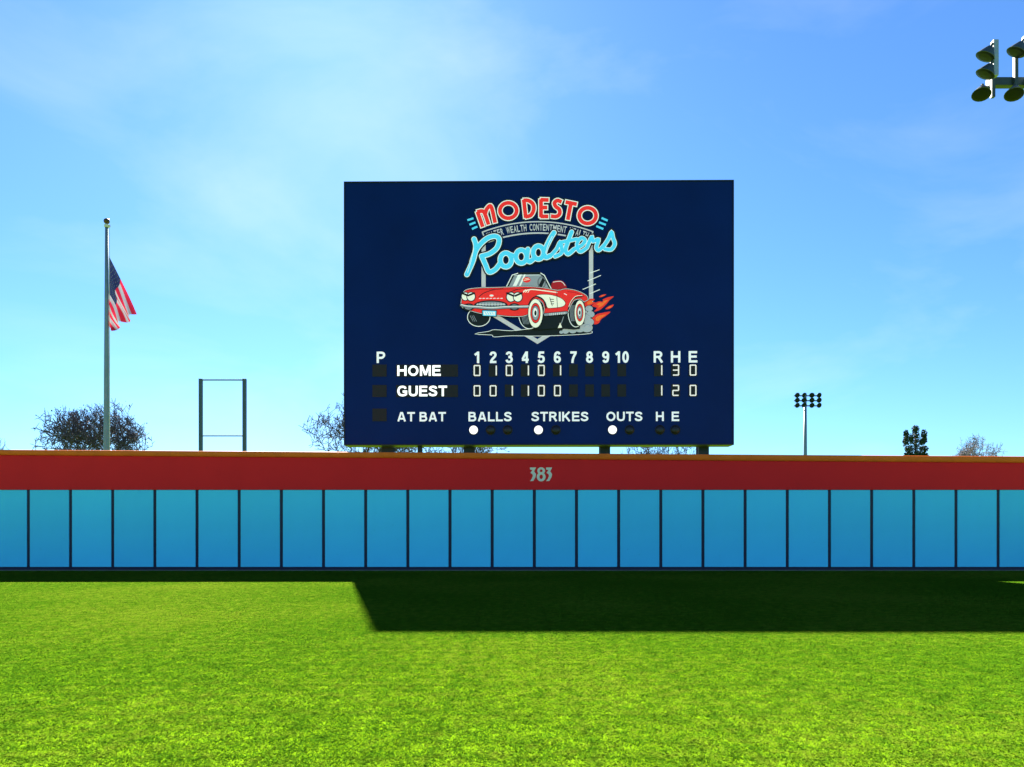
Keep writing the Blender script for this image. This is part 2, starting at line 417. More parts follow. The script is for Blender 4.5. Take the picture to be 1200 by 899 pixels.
_tc = {}
def glyphs(body, off=.022):
    """triangulated outline of a word in the built-in font, normalised to its own box"""
    if (body, off) in _tc: return _tc[(body, off)]
    c = bpy.data.curves.new('t', 'FONT'); c.body = body; c.offset = off; c.resolution_u = 4; c.space_character = 1.06
    o = bpy.data.objects.new('t', c); COL.objects.link(o)
    dg = bpy.context.evaluated_depsgraph_get(); me = bpy.data.meshes.new_from_object(o.evaluated_get(dg))
    V = [(v.co.x, v.co.y) for v in me.vertices]; Fc = [tuple(p.vertices) for p in me.polygons]
    bpy.data.objects.remove(o); bpy.data.curves.remove(c); bpy.data.meshes.remove(me)
    xs = [v[0] for v in V]; ys = [v[1] for v in V]
    a, b, w, h = min(xs), min(ys), max(xs)-min(xs), max(ys)-min(ys)
    _tc[(body, off)] = ([((x-a)/w, (y-b)/h) for x, y in V], Fc, w/h)
    return _tc[(body, off)]
A_, T_ = .095, .905
def el(cx, cy, rx, ry): return ring(cx, cy, rx, ry, 26)
BOLD = {   # heavy sans letters as centre lines on a cap height of 1: (width, strokes)
 'P': (.64, [[(A_, 0), (A_, 1)], 's', [(A_, T_), (.36, T_), (.50, .84), (.54, .69), (.48, .54), (.36, .46), (A_, .46)]]),
 'R': (.72, [[(A_, 0), (A_, 1)], 's', [(A_, T_), (.38, T_), (.51, .85), (.55, .71), (.50, .57), (.38, .50), (A_, .50)], [(.36, .50), (.62, 0)]]),
 'H': (.72, [[(A_, 0), (A_, 1)], [(.625, 0), (.625, 1)], [(A_, .52), (.625, .52)]]),
 'E': (.64, [[(A_, 0), (A_, 1)], [(A_, T_), (.62, T_)], [(A_, .52), (.59, .52)], [(A_, A_), (.64, A_)]]),
 'A': (.76, [[(.10, 0), (.345, .98)], [(.66, 0), (.415, .98)], [(.28, T_), (.48, T_)], [(.2, .29), (.56, .29)]]),
 'T': (.64, [[(0, T_), (.64, T_)], [(.32, 0), (.32, T_)]]),
 'B': (.68, [[(A_, 0), (A_, 1)], 's', [(A_, T_), (.38, T_), (.50, .86), (.53, .73), (.48, .60), (.38, .53), (A_, .53)], 's', [(A_, .53), (.40, .53), (.54, .46), (.585, .31), (.54, .16), (.40, A_), (A_, A_)]]),
 'L': (.58, [[(A_, 0), (A_, 1)], [(A_, A_), (.58, A_)]]),
 'S': (.66, ['s', [(.56, .72), (.51, .85), (.33, .905), (.15, .84), (.12, .69), (.25, .57), (.44, .48), (.56, .34), (.52, .17), (.33, .095), (.12, .16), (.08, .31)]]),
 'I': (.19, [[(A_, 0), (A_, 1)]]), 'K': (.74, [[(A_, 0), (A_, 1)], [(.62, 1), (.15, .42)], [(.28, .56), (.64, 0)]]),
 'O': (.80, [el(.40, .5, .305, .405)]), 'U': (.70, ['s', [(A_, 1), (A_, .38), (.16, .17), (.35, .095), (.54, .17), (.605, .38), (.605, 1)]]),
 'M': (.84, [[(A_, 0), (A_, 1)], [(.745, 0), (.745, 1)], [(.15, 1), (.42, .08)], [(.69, 1), (.42, .08)]]),
 'G': (.78, ['s', [(.64, .72), (.57, .86), (.40, .905), (.19, .82), (A_, .5), (.19, .18), (.40, .095), (.57, .13), (.675, .2)], [(.675, .14), (.675, .53)], [(.42, .45), (.76, .45)]]),
 '0': (.56, [el(.28, .5, .185, .405)]), '1': (.56, [[(.36, 0), (.36, 1)], [(.36, .92), (.10, .70)]]),
 '2': (.56, ['s', [(.09, .68), (.14, .85), (.28, .905), (.42, .85), (.46, .71), (.39, .54), (.22, .34), (.10, .11)], [(.03, A_), (.53, A_)]]),
 '3': (.56, ['s', [(.09, .73), (.15, .86), (.28, .905), (.41, .84), (.43, .68), (.36, .56), (.22, .52)], 's', [(.22, .52), (.40, .48), (.47, .33), (.43, .17), (.28, .095), (.13, .15), (.08, .29)]]),
 '4': (.56, [[(.40, 0), (.40, 1)], [(.37, .95), (.07, .33)], [(.02, .28), (.55, .28)]]),
 '5': (.56, [[(.12, T_), (.50, T_)], [(.15, .96), (.10, .46)], 's', [(.09, .48), (.25, .57), (.42, .50), (.465, .33), (.41, .16), (.26, .095), (.13, .15), (.07, .28)]]),
 '6': (.56, [el(.28, .31, .185, .215), 's', [(.45, .75), (.39, .87), (.28, .905), (.15, .82), (.10, .58), (.095, .33)]]),
 '7': (.56, [[(.03, T_), (.53, T_)], 's', [(.46, .86), (.31, .56), (.22, .26), (.20, 0)]]),
 '8': (.56, [el(.28, .71, .155, .195), el(.28, .30, .185, .205)]),
 '9': (.56, [el(.28, .69, .185, .215), 's', [(.11, .25), (.17, .13), (.28, .095), (.41, .18), (.46, .42), (.465, .67)]])}
def word(body, x0, x1, y0, y1, m, parent=board, name='word', y=-.004, off=None):
    sp = .085; tw = sum((.30 if c == ' ' else BOLD[c][0]+sp) for c in body)-sp
    k = (x1-x0)/tw; h = y1-y0; X = 0.0; p = Print(y, None, .0001)
    for c in body:
        if c == ' ': X += .30; continue
        W, st = BOLD[c]; sm = False
        for q in st:
            if q == 's': sm = True; continue
            cl = len(q) == 26
            pts = [(x0+(X+a)*k, y1-b*h) for a, b in (smooth(q, k=4) if sm else q)]
            p.line(pts, (off or .195)*min(k, h), m, closed=cl, cap=False); sm = False
        X += W+sp
    return p.build(name, parent)
# column heads and captions
word('P', 441.3, 452, 413.3, 426.6, 'letter_white')
for i in range(10):
    c = 559.6+18.83*i; w = 8.4 if i != 9 else 16.5
    word(str(i+1), c-w/2, c+w/2, 413.4, 427, 'letter_white')
for ch, c, w in (('R', 772, 11.8), ('H', 792, 11.5), ('E', 812.2, 10.4)): word(ch, c-w/2, c+w/2, 413.4, 426.8, 'letter_white')
for t, a, b in (('AT', 465.6, 486.6), ('BAT', 491.8, 523), ('BALLS', 549.2, 600.4), ('STRIKES', 623.2, 690.2), ('OUTS', 710.8, 753.4), ('H', 768.8, 778.4), ('E', 787.2, 796.2)):
    word(t, a, b, 484.4, 495.4, 'letter_white')
def disp(name, x0, x1, y0, y1):
    bm = bmesh.new(); (xa, za), (xb, zb) = bp(x0, y1), bp(x1, y0)
    box(bm, (xa, -.020, za), (xb, -.001, zb), .004); return bm_obj(name, bm, 'display_black', board)
for y0, y1 in ((428.4, 442.6), (452.4, 466.6), (480.2, 495.2)): disp('player_display', 436.6, 453.4, y0, y1)
for t, y0, xb in (('HOME', 428.6, 517), ('GUEST', 452.6, 524.4)):
    d = disp('name_display', 464.6, 537.2, y0, y0+14.2); word(t, 465.7, xb, y0+1.0, y0+13.3, 'led_white', d, 'word', -.022, .205)
SEG = {'0': 'abcdef', '1': 'bc', '2': 'abged', '3': 'abgcd'}
def digit(ch, parent, c, y0):
    p = Print(-.022); h, w = 11.6, 6.6; x0, x1 = c-w/2, c+w/2; t, b, mid = y0, y0+h, y0+h/2
    if ch == '1': x1 = c+w/2+.4
    S_ = {'a': ((x0, t), (x1, t)), 'b': ((x1, t), (x1, mid)), 'c': ((x1, mid), (x1, b)), 'd': ((x0, b), (x1, b)), 'e': ((x0, mid), (x0, b)), 'f': ((x0, t), (x0, mid)), 'g': ((x0, mid), (x1, mid))}
    for s in SEG[ch]:
        (ax, ay), (bx, by) = S_[s]; n = 4
        for q in range(n):                    # short rows of bulbs
            u0, u1 = (q+.06)/n, (q+.94)/n
            p.line([(ax+(bx-ax)*u0, ay+(by-ay)*u0), (ax+(bx-ax)*u1, ay+(by-ay)*u1)], 1.45, 'led_dim', cap=False)
    p.build('digit', parent)
for row, y0, inn, tot in ((0, 429, '010101', '130'), (1, 452.8, '001100', '120')):
    for i in range(10):
        c = 559.6+18.83*i; d = disp('inning_display', c-5.1, c+5.1, y0-.6, y0+13.8)
        if i < 6: digit(inn[i], d, c, y0+1)
    for c, ch in zip((772, 792, 812.2), tot):
        d = disp('total_display', c-5.1, c+5.1, y0-.6, y0+13.8); digit(ch, d, c, y0+1)
for c, lit in ((555.5, 1), (575.5, 0), (595.5, 0), (631.6, 1), (652, 0), (718.2, 1), (738.2, 0), (773.6, 0), (791.6, 0)):
    X, Z = bp(c, 505.6); bm = bmesh.new(); r = 5.7*SX
    lathe(bm, [(r, 0), (r, .03), (r*.9, .035)], (X, -.001, Z), (0, -1, 0), 24, True, False)
    o = bm_obj('count_lamp', bm, 'lamp_ring', board)
    bm = bmesh.new(); lathe(bm, [(r*.89, .0), (r*.8, .012), (r*.45, .03), (r*.08, .036)], (X, -.020, Z), (0, -1, 0), 24)
    bm_obj('bulb', bm, 'led_white' if lit else 'lamp_off', o, True)

# ---- club emblem: plate outline, arched name, ribbon, script, roadster
Z1 = lambda x, y: (530+x/4.73, 220+y/4.73)
Z5 = lambda x, y: (540+x/6.316, 225+y/6.316)
Z6 = lambda x, y: (530+x/6.0, 290+y/6.0)
p = Print(-.003, Z1)
p.line([(176, 300), (176, 640)], 23, 'ink_grey', cap=False); p.line([(772, 300), (772, 640)], 23, 'ink_grey', cap=False)
p.line([(176, 676), (475, 860), (772, 676)], 23, 'ink_grey', cap=False)
emblem = p.build('emblem', board)
p = Print(-.008, Z5); RC, CX, CY = 1141.0, 572.0, 1369.0
arc = lambda r, a0, a1, n=40: [(CX+r*math.sin(R(a0+(a1-a0)*i/n)), CY-r*math.cos(R(a0+(a1-a0)*i/n))) for i in range(n+1)]
o_, i_ = arc(RC, -21, 21), arc(RC-84, -21, 21)
p.poly(o_+i_[::-1], 'board_navy'); p.line(o_, 9, 'ink_grey', cap=False); p.line(i_, 11, 'ink_grey', cap=False)
p.line([o_[0], i_[0]], 9, 'ink_grey'); p.line([o_[-1], i_[-1]], 9, 'ink_grey')
txt = 'WATER WEALTH CONTENTMENT HEALTH'; wid = {' ': .75, 'I': .5, 'W': 1.25, 'M': 1.25}
tot = sum(wid.get(c, 1) for c in txt); a = -20.0; y_keep = p.y
for c in txt:
    w = wid.get(c, 1)*40.0/tot
    if c != ' ':
        V, Fc, _ = glyphs(c, .02); pts = []
        for u, v in V:
            an = R(a+w*(.09+.82*u)); r = RC-66+50*v; pts.append((CX+r*math.sin(an), CY-r*math.cos(an)))
        p.y = y_keep; p.raw(pts, Fc, 'ink_grey')
    a += w
p.build('ribbon', emblem)
LET = [[[(128, 156), (165, 262)], [(128, 154), (160, 148), (180, 165), (208, 245)], [(184, 168), (198, 130), (228, 116), (257, 232)]],
       [ring(355, 145, 62, 57)], [[(470, 68), (484, 196)], [(470, 70), (505, 72), (538, 98), (543, 140), (522, 180), (484, 192)]],
       [[(597, 66), (597, 192)], [(597, 66), (650, 68)], [(597, 124), (640, 124)], [(597, 190), (648, 190)]],
       [smooth([(746, 82), (718, 72), (697, 90), (706, 116), (732, 138), (735, 170), (712, 190), (674, 188)])],
       [[(782, 84), (858, 100)], [(818, 95), (796, 212)]], [ring(942, 185, 62, 58)]]
for li, strokes in enumerate(LET):
    p = Print(-.014, Z5)
    for w, m in ((56, 'ink_black'), (42, 'ink_silver'), (29, 'ink_red')):
        for s in strokes:
            cl = len(s) == 30
            q = s if cl or len(s) < 4 or li == 4 else smooth(s)
            if not cl:      # square-cut ends
                e = (w-29)/2+4; a, b = Vector(q[0])-Vector(q[1]), Vector(q[-1])-Vector(q[-2])
                q = [tuple(Vector(q[0])+a.normalized()*e)]+list(q)+[tuple(Vector(q[-1])+b.normalized()*e)]
            p.line(q, w, m, closed=cl, cap=False)
    p.build('title_letter', emblem)
for a, b in (((52, 215), (97, 200)), ((68, 248), (112, 231)), ((86, 280), (126, 262)), ((1045, 202), (1090, 222)), ((1026, 234), (1076, 253)), ((1006, 262), (1058, 284))):
    p = Print(-.006, Z5); p.line([a, b], 15, 'ink_cyan', cap=False); p.build('accent_bar', emblem)
SCR = [(1, [(124, 292), (134, 335), (118, 410), (84, 488)]), (1, [(112, 420), (140, 345), (190, 292), (236, 276), (262, 292), (252, 338), (212, 372), (166, 386)]),
       (1, [(166, 386), (186, 432), (206, 474), (240, 462), (268, 428)]), (1, ring(300, 408, 31, 38)), (.9, [(318, 376), (345, 386)]), (1, ring(385, 390, 30, 36)),
       (1, [(422, 350), (416, 398), (432, 418), (458, 398)]), (1, ring(480, 368, 29, 36)), (1, [(566, 258), (545, 292), (514, 362), (520, 394), (546, 386)]),
       (.8, [(546, 388), (580, 350), (600, 312), (608, 340), (606, 372), (572, 390)]), (.75, [(604, 372), (626, 352)]), (.9, [(664, 254), (642, 312), (630, 352), (644, 376), (676, 352)]), (.75, [(606, 312), (692, 294)]),
       (.78, [(676, 350), (718, 330), (738, 302), (718, 288), (696, 312), (696, 346), (714, 364), (748, 342)]), (.8, [(748, 342), (774, 284), (782, 306), (812, 298), (800, 340), (814, 356), (842, 330)]),
       (.8, [(842, 332), (868, 292), (884, 258), (892, 288), (902, 322), (882, 352), (848, 350)])]
p = Print(-.040, Z1)
for w, m in ((46, 'ink_black'), (31, 'ink_silver'), (24, 'ink_cyan')):
    for kw, s in SCR:
        cl = len(s) == 30; p.line(s if cl else smooth(s, k=5), w*kw if m != 'ink_black' else w-24*(1-kw), m, closed=cl)
p.line(smooth([(122, 345), (108, 410), (88, 478)]), 3, 'ink_silver'); p.line(smooth([(556, 278), (532, 330), (520, 372)]), 3, 'ink_silver')
p.build('script_name', emblem)

def build_car():
    B, G, SV, RD, CR = 'ink_black', 'ink_midgrey', 'ink_silver', 'ink_red', 'ink_cream'
    # smoke, flames and the ground shadow are pieces of their own
    p = Print(-.006, Z6)
    sh = smooth([(165, 616), (260, 600), (300, 588), (420, 596), (560, 582), (760, 572), (900, 575), (985, 602), (930, 618), (640, 630), (420, 628), (300, 636), (280, 622)], True, 3)
    p.line(sh, 7, SV, True); p.poly(sh, B); p.build('shadow_shape', emblem)
    p = Print(-.010, Z6)
    puffs = [(965, 440, 26), (975, 480, 28), (945, 500, 30), (965, 535, 34), (950, 575, 40), (900, 575, 40), (850, 590, 30), (800, 598, 24), (770, 606, 14)]
    for x, y, r in puffs: p.ell(x, y, r+3, r*.8+3, B)
    for x, y, r in puffs: p.ell(x, y, r, r*.8, 'ink_smoke')
    for x, y, r in puffs[::2]: p.line(arcp(x+4, y, r*.6, 200, 330), 4, G)
    p.build('smoke', emblem)
    fl = [[(935, 395), (975, 370), (1005, 375), (985, 392), (1010, 398), (965, 420), (940, 425)],
          [(985, 420), (1030, 390), (1075, 395), (1060, 378), (1100, 360), (1138, 355), (1110, 380), (1080, 415), (1040, 450), (1000, 460), (1020, 435)],
          [(985, 510), (1020, 480), (1060, 470), (1115, 462), (1085, 490), (1050, 515), (1030, 545), (995, 548)],
          [(1035, 355), (1060, 342), (1085, 340), (1070, 352), (1045, 360)], [(1080, 440), (1110, 420), (1138, 412), (1125, 432), (1095, 445)]]
    for q in fl:
        p = Print(-.008, Z6); s = smooth(q, True, 4); p.poly(s, 'ink_flame')
        cx = sum(a for a, b in q)/len(q); cy = sum(b for a, b in q)/len(q)
        p.poly([(cx+(x-cx)*.55, cy+(y-cy)*.5) for x, y in s], 'ink_orange'); p.build('flame', emblem)
    for a, b in (((970, 190), (1038, 166)), ((955, 245), (1048, 206)), ((920, 305), (1012, 266)), ((970, 335), (1040, 306))):
        p = Print(-.006, Z6); p.line([a, b], 5, SV, cap=False); p.build('speed_line', emblem)
    p = Print(-.060, Z6, .0005)
    # far and near tyres with their underside
    p.poly([(480, 480), (900, 470), (900, 585), (860, 590), (740, 580), (620, 590), (560, 585)], B)
    p.poly([(745, 578), (762, 540), (775, 576)], CR); p.line([(770, 545), (785, 500)], 5, G)
    p.ell(190, 500, 82, 68, SV); p.ell(190, 500, 77, 63, B)
    for k in range(3): p.line([(130+12*k, 490), (150+12*k, 530)], 3, G)
    for cx, rx in ((545, 72), (872, 52)): p.ell(cx, 470 if cx > 700 else 482, rx+5, 104, SV); p.ell(cx, 470 if cx > 700 else 482, rx, 99, B)
    for k in range(5): p.line(smooth([(496+9*k, 440), (492+9*k, 490), (506+9*k, 550)]), 3, G); p.line(smooth([(836+7*k, 420), (832+7*k, 470), (840+7*k, 530)]), 3, G)
    # cockpit, windscreen
    p.poly(smooth([(640, 300), (690, 262), (760, 268), (800, 300), (820, 325), (760, 340), (680, 330)], True, 3), B)
    p.poly(smooth([(700, 300), (712, 250), (770, 246), (800, 275), (806, 318), (740, 326)], True, 3), 'ink_darkred')
    p.line(smooth([(712, 256), (768, 252), (796, 280)]), 4, SV)
    ws = [(378, 300), (425, 206), (470, 192), (620, 190), (650, 208), (700, 305)]
    p.poly(ws, B); p.poly([(398, 294), (437, 214), (480, 202), (612, 202), (638, 216), (682, 298)], 'ink_midgrey')
    p.poly([(424, 292), (466, 204), (494, 202), (450, 292)], 'ink_silver'); p.poly([(468, 292), (508, 202), (520, 202), (480, 292)], 'ink_silver')
    p.poly([(604, 292), (640, 222), (654, 246), (632, 294)], B); p.line(ring(632, 258, 26, 38), 7, B, True); p.line(ring(632, 258, 26, 38), 2.5, G, True)
    p.line(ws[:], 6, SV); p.line([(470, 192), (620, 190)], 9, B); p.line([(440, 208), (625, 206)], 3, SV)
    p.ell(527, 240, 27, 19, RD); p.line([(508, 243), (546, 237)], 4, CR); p.line([(514, 232), (540, 230)], 3, CR)
    # body
    body = smooth([(72, 385), (76, 345), (105, 312), (180, 300), (290, 297), (400, 294), (520, 290), (640, 300), (745, 318), (800, 308), (880, 322), (940, 352), (954, 378)], k=4) + \
           [(930, 392)] + smooth([(905, 372), (860, 380), (832, 420), (815, 462)], k=4) + [(650, 474)] + \
           smooth([(655, 440), (640, 398), (598, 372), (560, 392), (545, 430), (540, 480)], k=4) + \
           smooth([(500, 492), (420, 494), (320, 484), (220, 474), (150, 458), (95, 440), (66, 420)], k=4)
    p.line(body, 17, B, True); p.line(body, 11, SV, True); p.line(body, 6, B, True); p.poly(body, RD)
    p.line(smooth([(110, 316), (200, 306), (300, 306), (400, 304), (480, 306)]), 5, 'ink_darkred')
    p.line(smooth([(190, 360), (230, 330), (300, 308), (360, 302)]), 5, B); p.line(smooth([(400, 330), (470, 306), (560, 300), (640, 306)]), 5, B)
    p.line(smooth([(505, 320), (560, 308), (640, 316), (740, 330)]), 7, CR)
    for x in (505, 520, 535): p.line([(x, 328), (x+12, 310)], 5, CR)
    p.line([(738, 322), (742, 440)], 4, B); p.line(smooth([(815, 325), (870, 332), (925, 358)]), 5, 'ink_darkred'); p.line([(790, 338), (806, 346)], 5, SV)
    # cove
    cv = smooth([(596, 352), (680, 346), (760, 368), (796, 402), (776, 428), (700, 438), (672, 434), (655, 392)], True, 4)
    p.line(cv, 7, B, True); p.poly(cv, CR); p.line([(738, 362), (742, 434)], 4, B)
    for k in range(3): p.line([(690+4*k, 378+16*k), (716, 378+16*k)], 5, B)
    p.line([(688, 366), (706, 424)], 4, B)
    p.line(smooth([(535, 430), (560, 378), (600, 358), (645, 385), (662, 440)]), 9, B); p.line(smooth([(818, 450), (834, 400), (868, 366), (912, 360)]), 9, B); p.line(smooth([(822, 430), (838, 392), (870, 358), (915, 352)]), 4, CR)
    # sill pipe
    p.line([(655, 486), (806, 472)], 24, B); p.line([(655, 486), (806, 472)], 16, G)
    for k in range(9): p.line([(690+13*k, 478-k), (690+13*k, 490-k)], 4, SV)
    # lamps
    for cx, cy, r in ((96, 356, 25), (136, 358, 27), (416, 362, 29), (464, 362, 29)):
        p.ell(cx, cy, r+6, r+8, B); p.ell(cx, cy, r, r+2, SV); p.ell(cx, cy, r-4, r-2, CR)
    for a, b in (((74, 334), (112, 350)), ((158, 334), (118, 350)), ((388, 334), (434, 354)), ((492, 334), (446, 354))): p.line([a, b], 13, B)
    # grille, bumper, plate
    p.ell(275, 418, 118, 34, B); p.ell(275, 416, 104, 22, G)
    for k in range(9): p.line([(190+21*k, 404), (190+21*k, 432)], 4, B)
    p.line([(178, 412), (372, 412)], 4, SV)
    for cx in (120, 440): p.ell(cx, 432, 40, 26, B); p.ell(cx, 432, 30, 17, G)
    bpz = smooth([(68, 418), (110, 428), (180, 432), (275, 440), (370, 434), (460, 432), (545, 430)])
    p.line(bpz, 24, B); p.line(bpz, 17, G); p.line([(x, y-4) for x, y in bpz], 5, SV)
    for a in (200, 225, 250, 275, 300, 325, 350): p.line([(a-6, 372), (a+7, 371)], 5, SV)
    p.ell(280, 352, 14, 7, SV)
    p.poly([(212, 452), (318, 455), (316, 502), (214, 498)], B); p.poly([(217, 457), (313, 460), (311, 497), (219, 493)], 'ink_cyan')
    p.poly([(224, 463), (306, 466), (305, 491), (225, 488)], SV)
    for x in (236, 252, 268, 284): p.line([(x, 470), (x+8, 484)], 5, 'ink_cyan')
    # near wheels
    for cx, cy, rx, ry in ((588, 478, 50, 100), (898, 476, 36, 88)):
        p.ell(cx, cy, rx+4, ry+4, B); p.ell(cx, cy, rx, ry, CR); p.ell(cx, cy-2, rx*.72, ry*.72, B); p.ell(cx, cy-2, rx*.66, ry*.67, RD)
        p.ell(cx, cy-2, rx*.52, ry*.54, B); p.ell(cx, cy-2, rx*.46, ry*.49, G); p.ell(cx-2, cy-6, rx*.3, ry*.32, SV); p.ell(cx, cy-2, rx*.16, ry*.18, B)
    p.build('roadster', emblem)
def arcp(cx, cy, r, a0, a1, n=8): return [(cx+r*math.cos(R(a0+(a1-a0)*i/n)), cy+r*math.sin(R(a0+(a1-a0)*i/n))) for i in range(n+1)]
build_car()

# ------------------------------------------------------------------ flagpole and flag
FY = 35.0
def build_flag():
    g = at(125, 600, FY); bx, by = g.x, g.y; ztop = at(125, 266, FY).z
    root = empty('flagpole', (bx, by, 0)); tag(root, 'tall grey flagpole with a dark ball on top', 'flagpole')
    bm = bmesh.new(); lathe(bm, [(.145, 0), (.14, 4), (.12, 8), (.095, 12), (.07, ztop)], (0, 0, 0), (0, 0, 1), 16); bm_obj('pole', bm, 'steel_grey', root, True)
    bm = bmesh.new(); lathe(bm, [(.27, 0), (.27, .04), (.17, .12), (.15, .2)], (0, 0, .002), (0, 0, 1), 16); bm_obj('base_collar', bm, 'steel_grey', root)
    bm = bmesh.new(); lathe(bm, [(.10, 0), (.11, .03), (.11, .12), (.05, .16)], (0, 0, ztop-.02), (0, 0, 1), 14); box(bm, (.05, -.03, ztop), (.17, .03, ztop+.09)); bm_obj('truck', bm, 'rope', root)
    bm = bmesh.new(); bmesh.ops.create_uvsphere(bm, u_segments=18, v_segments=12, radius=.135, matrix=Matrix.Translation((0, 0, ztop+.27))); bm_obj('ball', bm, 'bronze_ball', root, True)
    bm = bmesh.new(); rod(bm, (.155, -.01, 1.2), (.135, -.01, ztop+.02), .012, n=6); bm_obj('halyard', bm, 'rope', root)
    bm = bmesh.new(); rod(bm, (.12, -.12, 1.2), (.24, -.03, 1.2), .018, n=6); bm_obj('cleat', bm, 'steel_dark', root)
    def off(px, py): a = at(px, py, FY); return Vector((a.x-bx, 0, a.z))
    A, Bc, C, D = off(127.6, 300), off(158.5, 368), off(132.5, 388), off(127.6, 382)
    def P(u, v):
        p_ = A*(1-u)*(1-v)+Bc*u*(1-v)+C*u*v+D*(1-u)*v
        s = u**.7
        p_.y += s*(.20*math.sin(v*15+u*2.2)+.06*math.sin(v*27-u*5)); p_.x += s*.05*math.sin(v*11+u*3+1.0); p_.z += .05*s*math.sin(v*9+2)
        return p_
    NU, NV = 40, 52; v = [P(i/NU, j/NV) for i in range(NU+1) for j in range(NV+1)]; f, fm = [], []
    for i in range(NU):
        for j in range(NV):
            f.append((i*(NV+1)+j, (i+1)*(NV+1)+j, (i+1)*(NV+1)+j+1, i*(NV+1)+j+1))
            st = j//4; fm.append(2 if (i < 16 and st < 7) else (st % 2))
    fo = mesh_obj('flag', v, f, ['flag_red', 'flag_white', 'flag_blue'], None, fm, True); fo.location = (bx, by, 0)
    tag(fo, 'red, white and blue striped flag hanging limp from the pole', 'flag')
    sv, sf = [], []
    for sd in (-1, 1):
        for r in range(9):
            for c in range(6 if r % 2 == 0 else 5):
                cu = (.4/12)*(1+2*c+(r % 2)); cv_ = (7/13/10)*(r+1); b = len(sv)
                for q in range(10):
                    rr = 1 if q % 2 == 0 else .42; an = math.pi*q/5
                    p_ = P(cu+.013*rr*math.sin(an), cv_-.019*rr*math.cos(an)); p_.y += sd*.012; sv.append(p_)
                sf.append(tuple(range(b, b+10)))
    tag(mesh_obj('star_field', sv, sf, 'flag_white', fo), kind='stuff')
build_flag()

# ------------------------------------------------------------------ steel frame beyond the wall
def build_frame():
    Y = 45.0; c = at(261, 600, Y); root = empty('steel_frame', (c.x, Y, 0))
    tag(root, 'empty rectangular steel frame of two posts and two crossbars behind the wall', 'frame')
    sx = lambda px: (px-600)/F*Y-c.x
    zt = at(0, 444, Y).z
    for a, b in ((233.4, 237.2), (284.6, 288.6)):
        bm = bmesh.new(); box(bm, (sx(a), -.1, 0), (sx(b), .1, zt), .012); bm_obj('post', bm, 'steel_dark', root)
    for y, h in ((444.8, .08), (510.3, .07)):
        z = at(0, y, Y).z; bm = bmesh.new(); box(bm, (sx(237.25), -.05, z-h/2-.03), (sx(284.55), .05, z+h/2-.03), .008); bm_obj('crossbar', bm, 'steel_grey', root)
build_frame()

# ------------------------------------------------------------------ floodlight towers
def floodlight(name, parent, pos, aim, r, mb='lamp_body', boxside=None):
    """bowl reflector on a bracket, with lens and ballast box"""
    pos, aim = Vector(pos), Vector(aim).normalized(); bm = bmesh.new()
    lathe(bm, [(r*.22, -r*.95), (r*.34, -r*.9), (r*.55, -r*.6), (r*.85, -r*.15), (r, .12*r), (r*1.04, .16*r), (r*.97, .16*r)], pos, aim, 18)
    rod(bm, pos-aim*r*.9, pos-aim*r*1.35, r*.16, n=8)
    o = bm_obj(name, bm, mb, parent, False)
    bm = bmesh.new(); lathe(bm, [(r*.96, 0), (r*.7, .07*r), (r*.1, .10*r)], pos+aim*r*.162, aim, 18); bm_obj('lens', bm, 'lamp_lens', o)
    if boxside is not None:
        b = Vector(boxside); bm = bmesh.new(); c = pos-aim*r*.5+b*r*1.05
        box(bm, c-Vector((r*.28, r*.3, r*1.1)), c+Vector((r*.28, r*.3, r*.95)), r*.05); bm_obj('ballast_box', bm, 'lamp_body', o)
        bm = bmesh.new(); rod(bm, c, pos-aim*r*.75, r*.13, n=6); bm_obj('bracket', bm, 'lamp_dark', o)
    return o
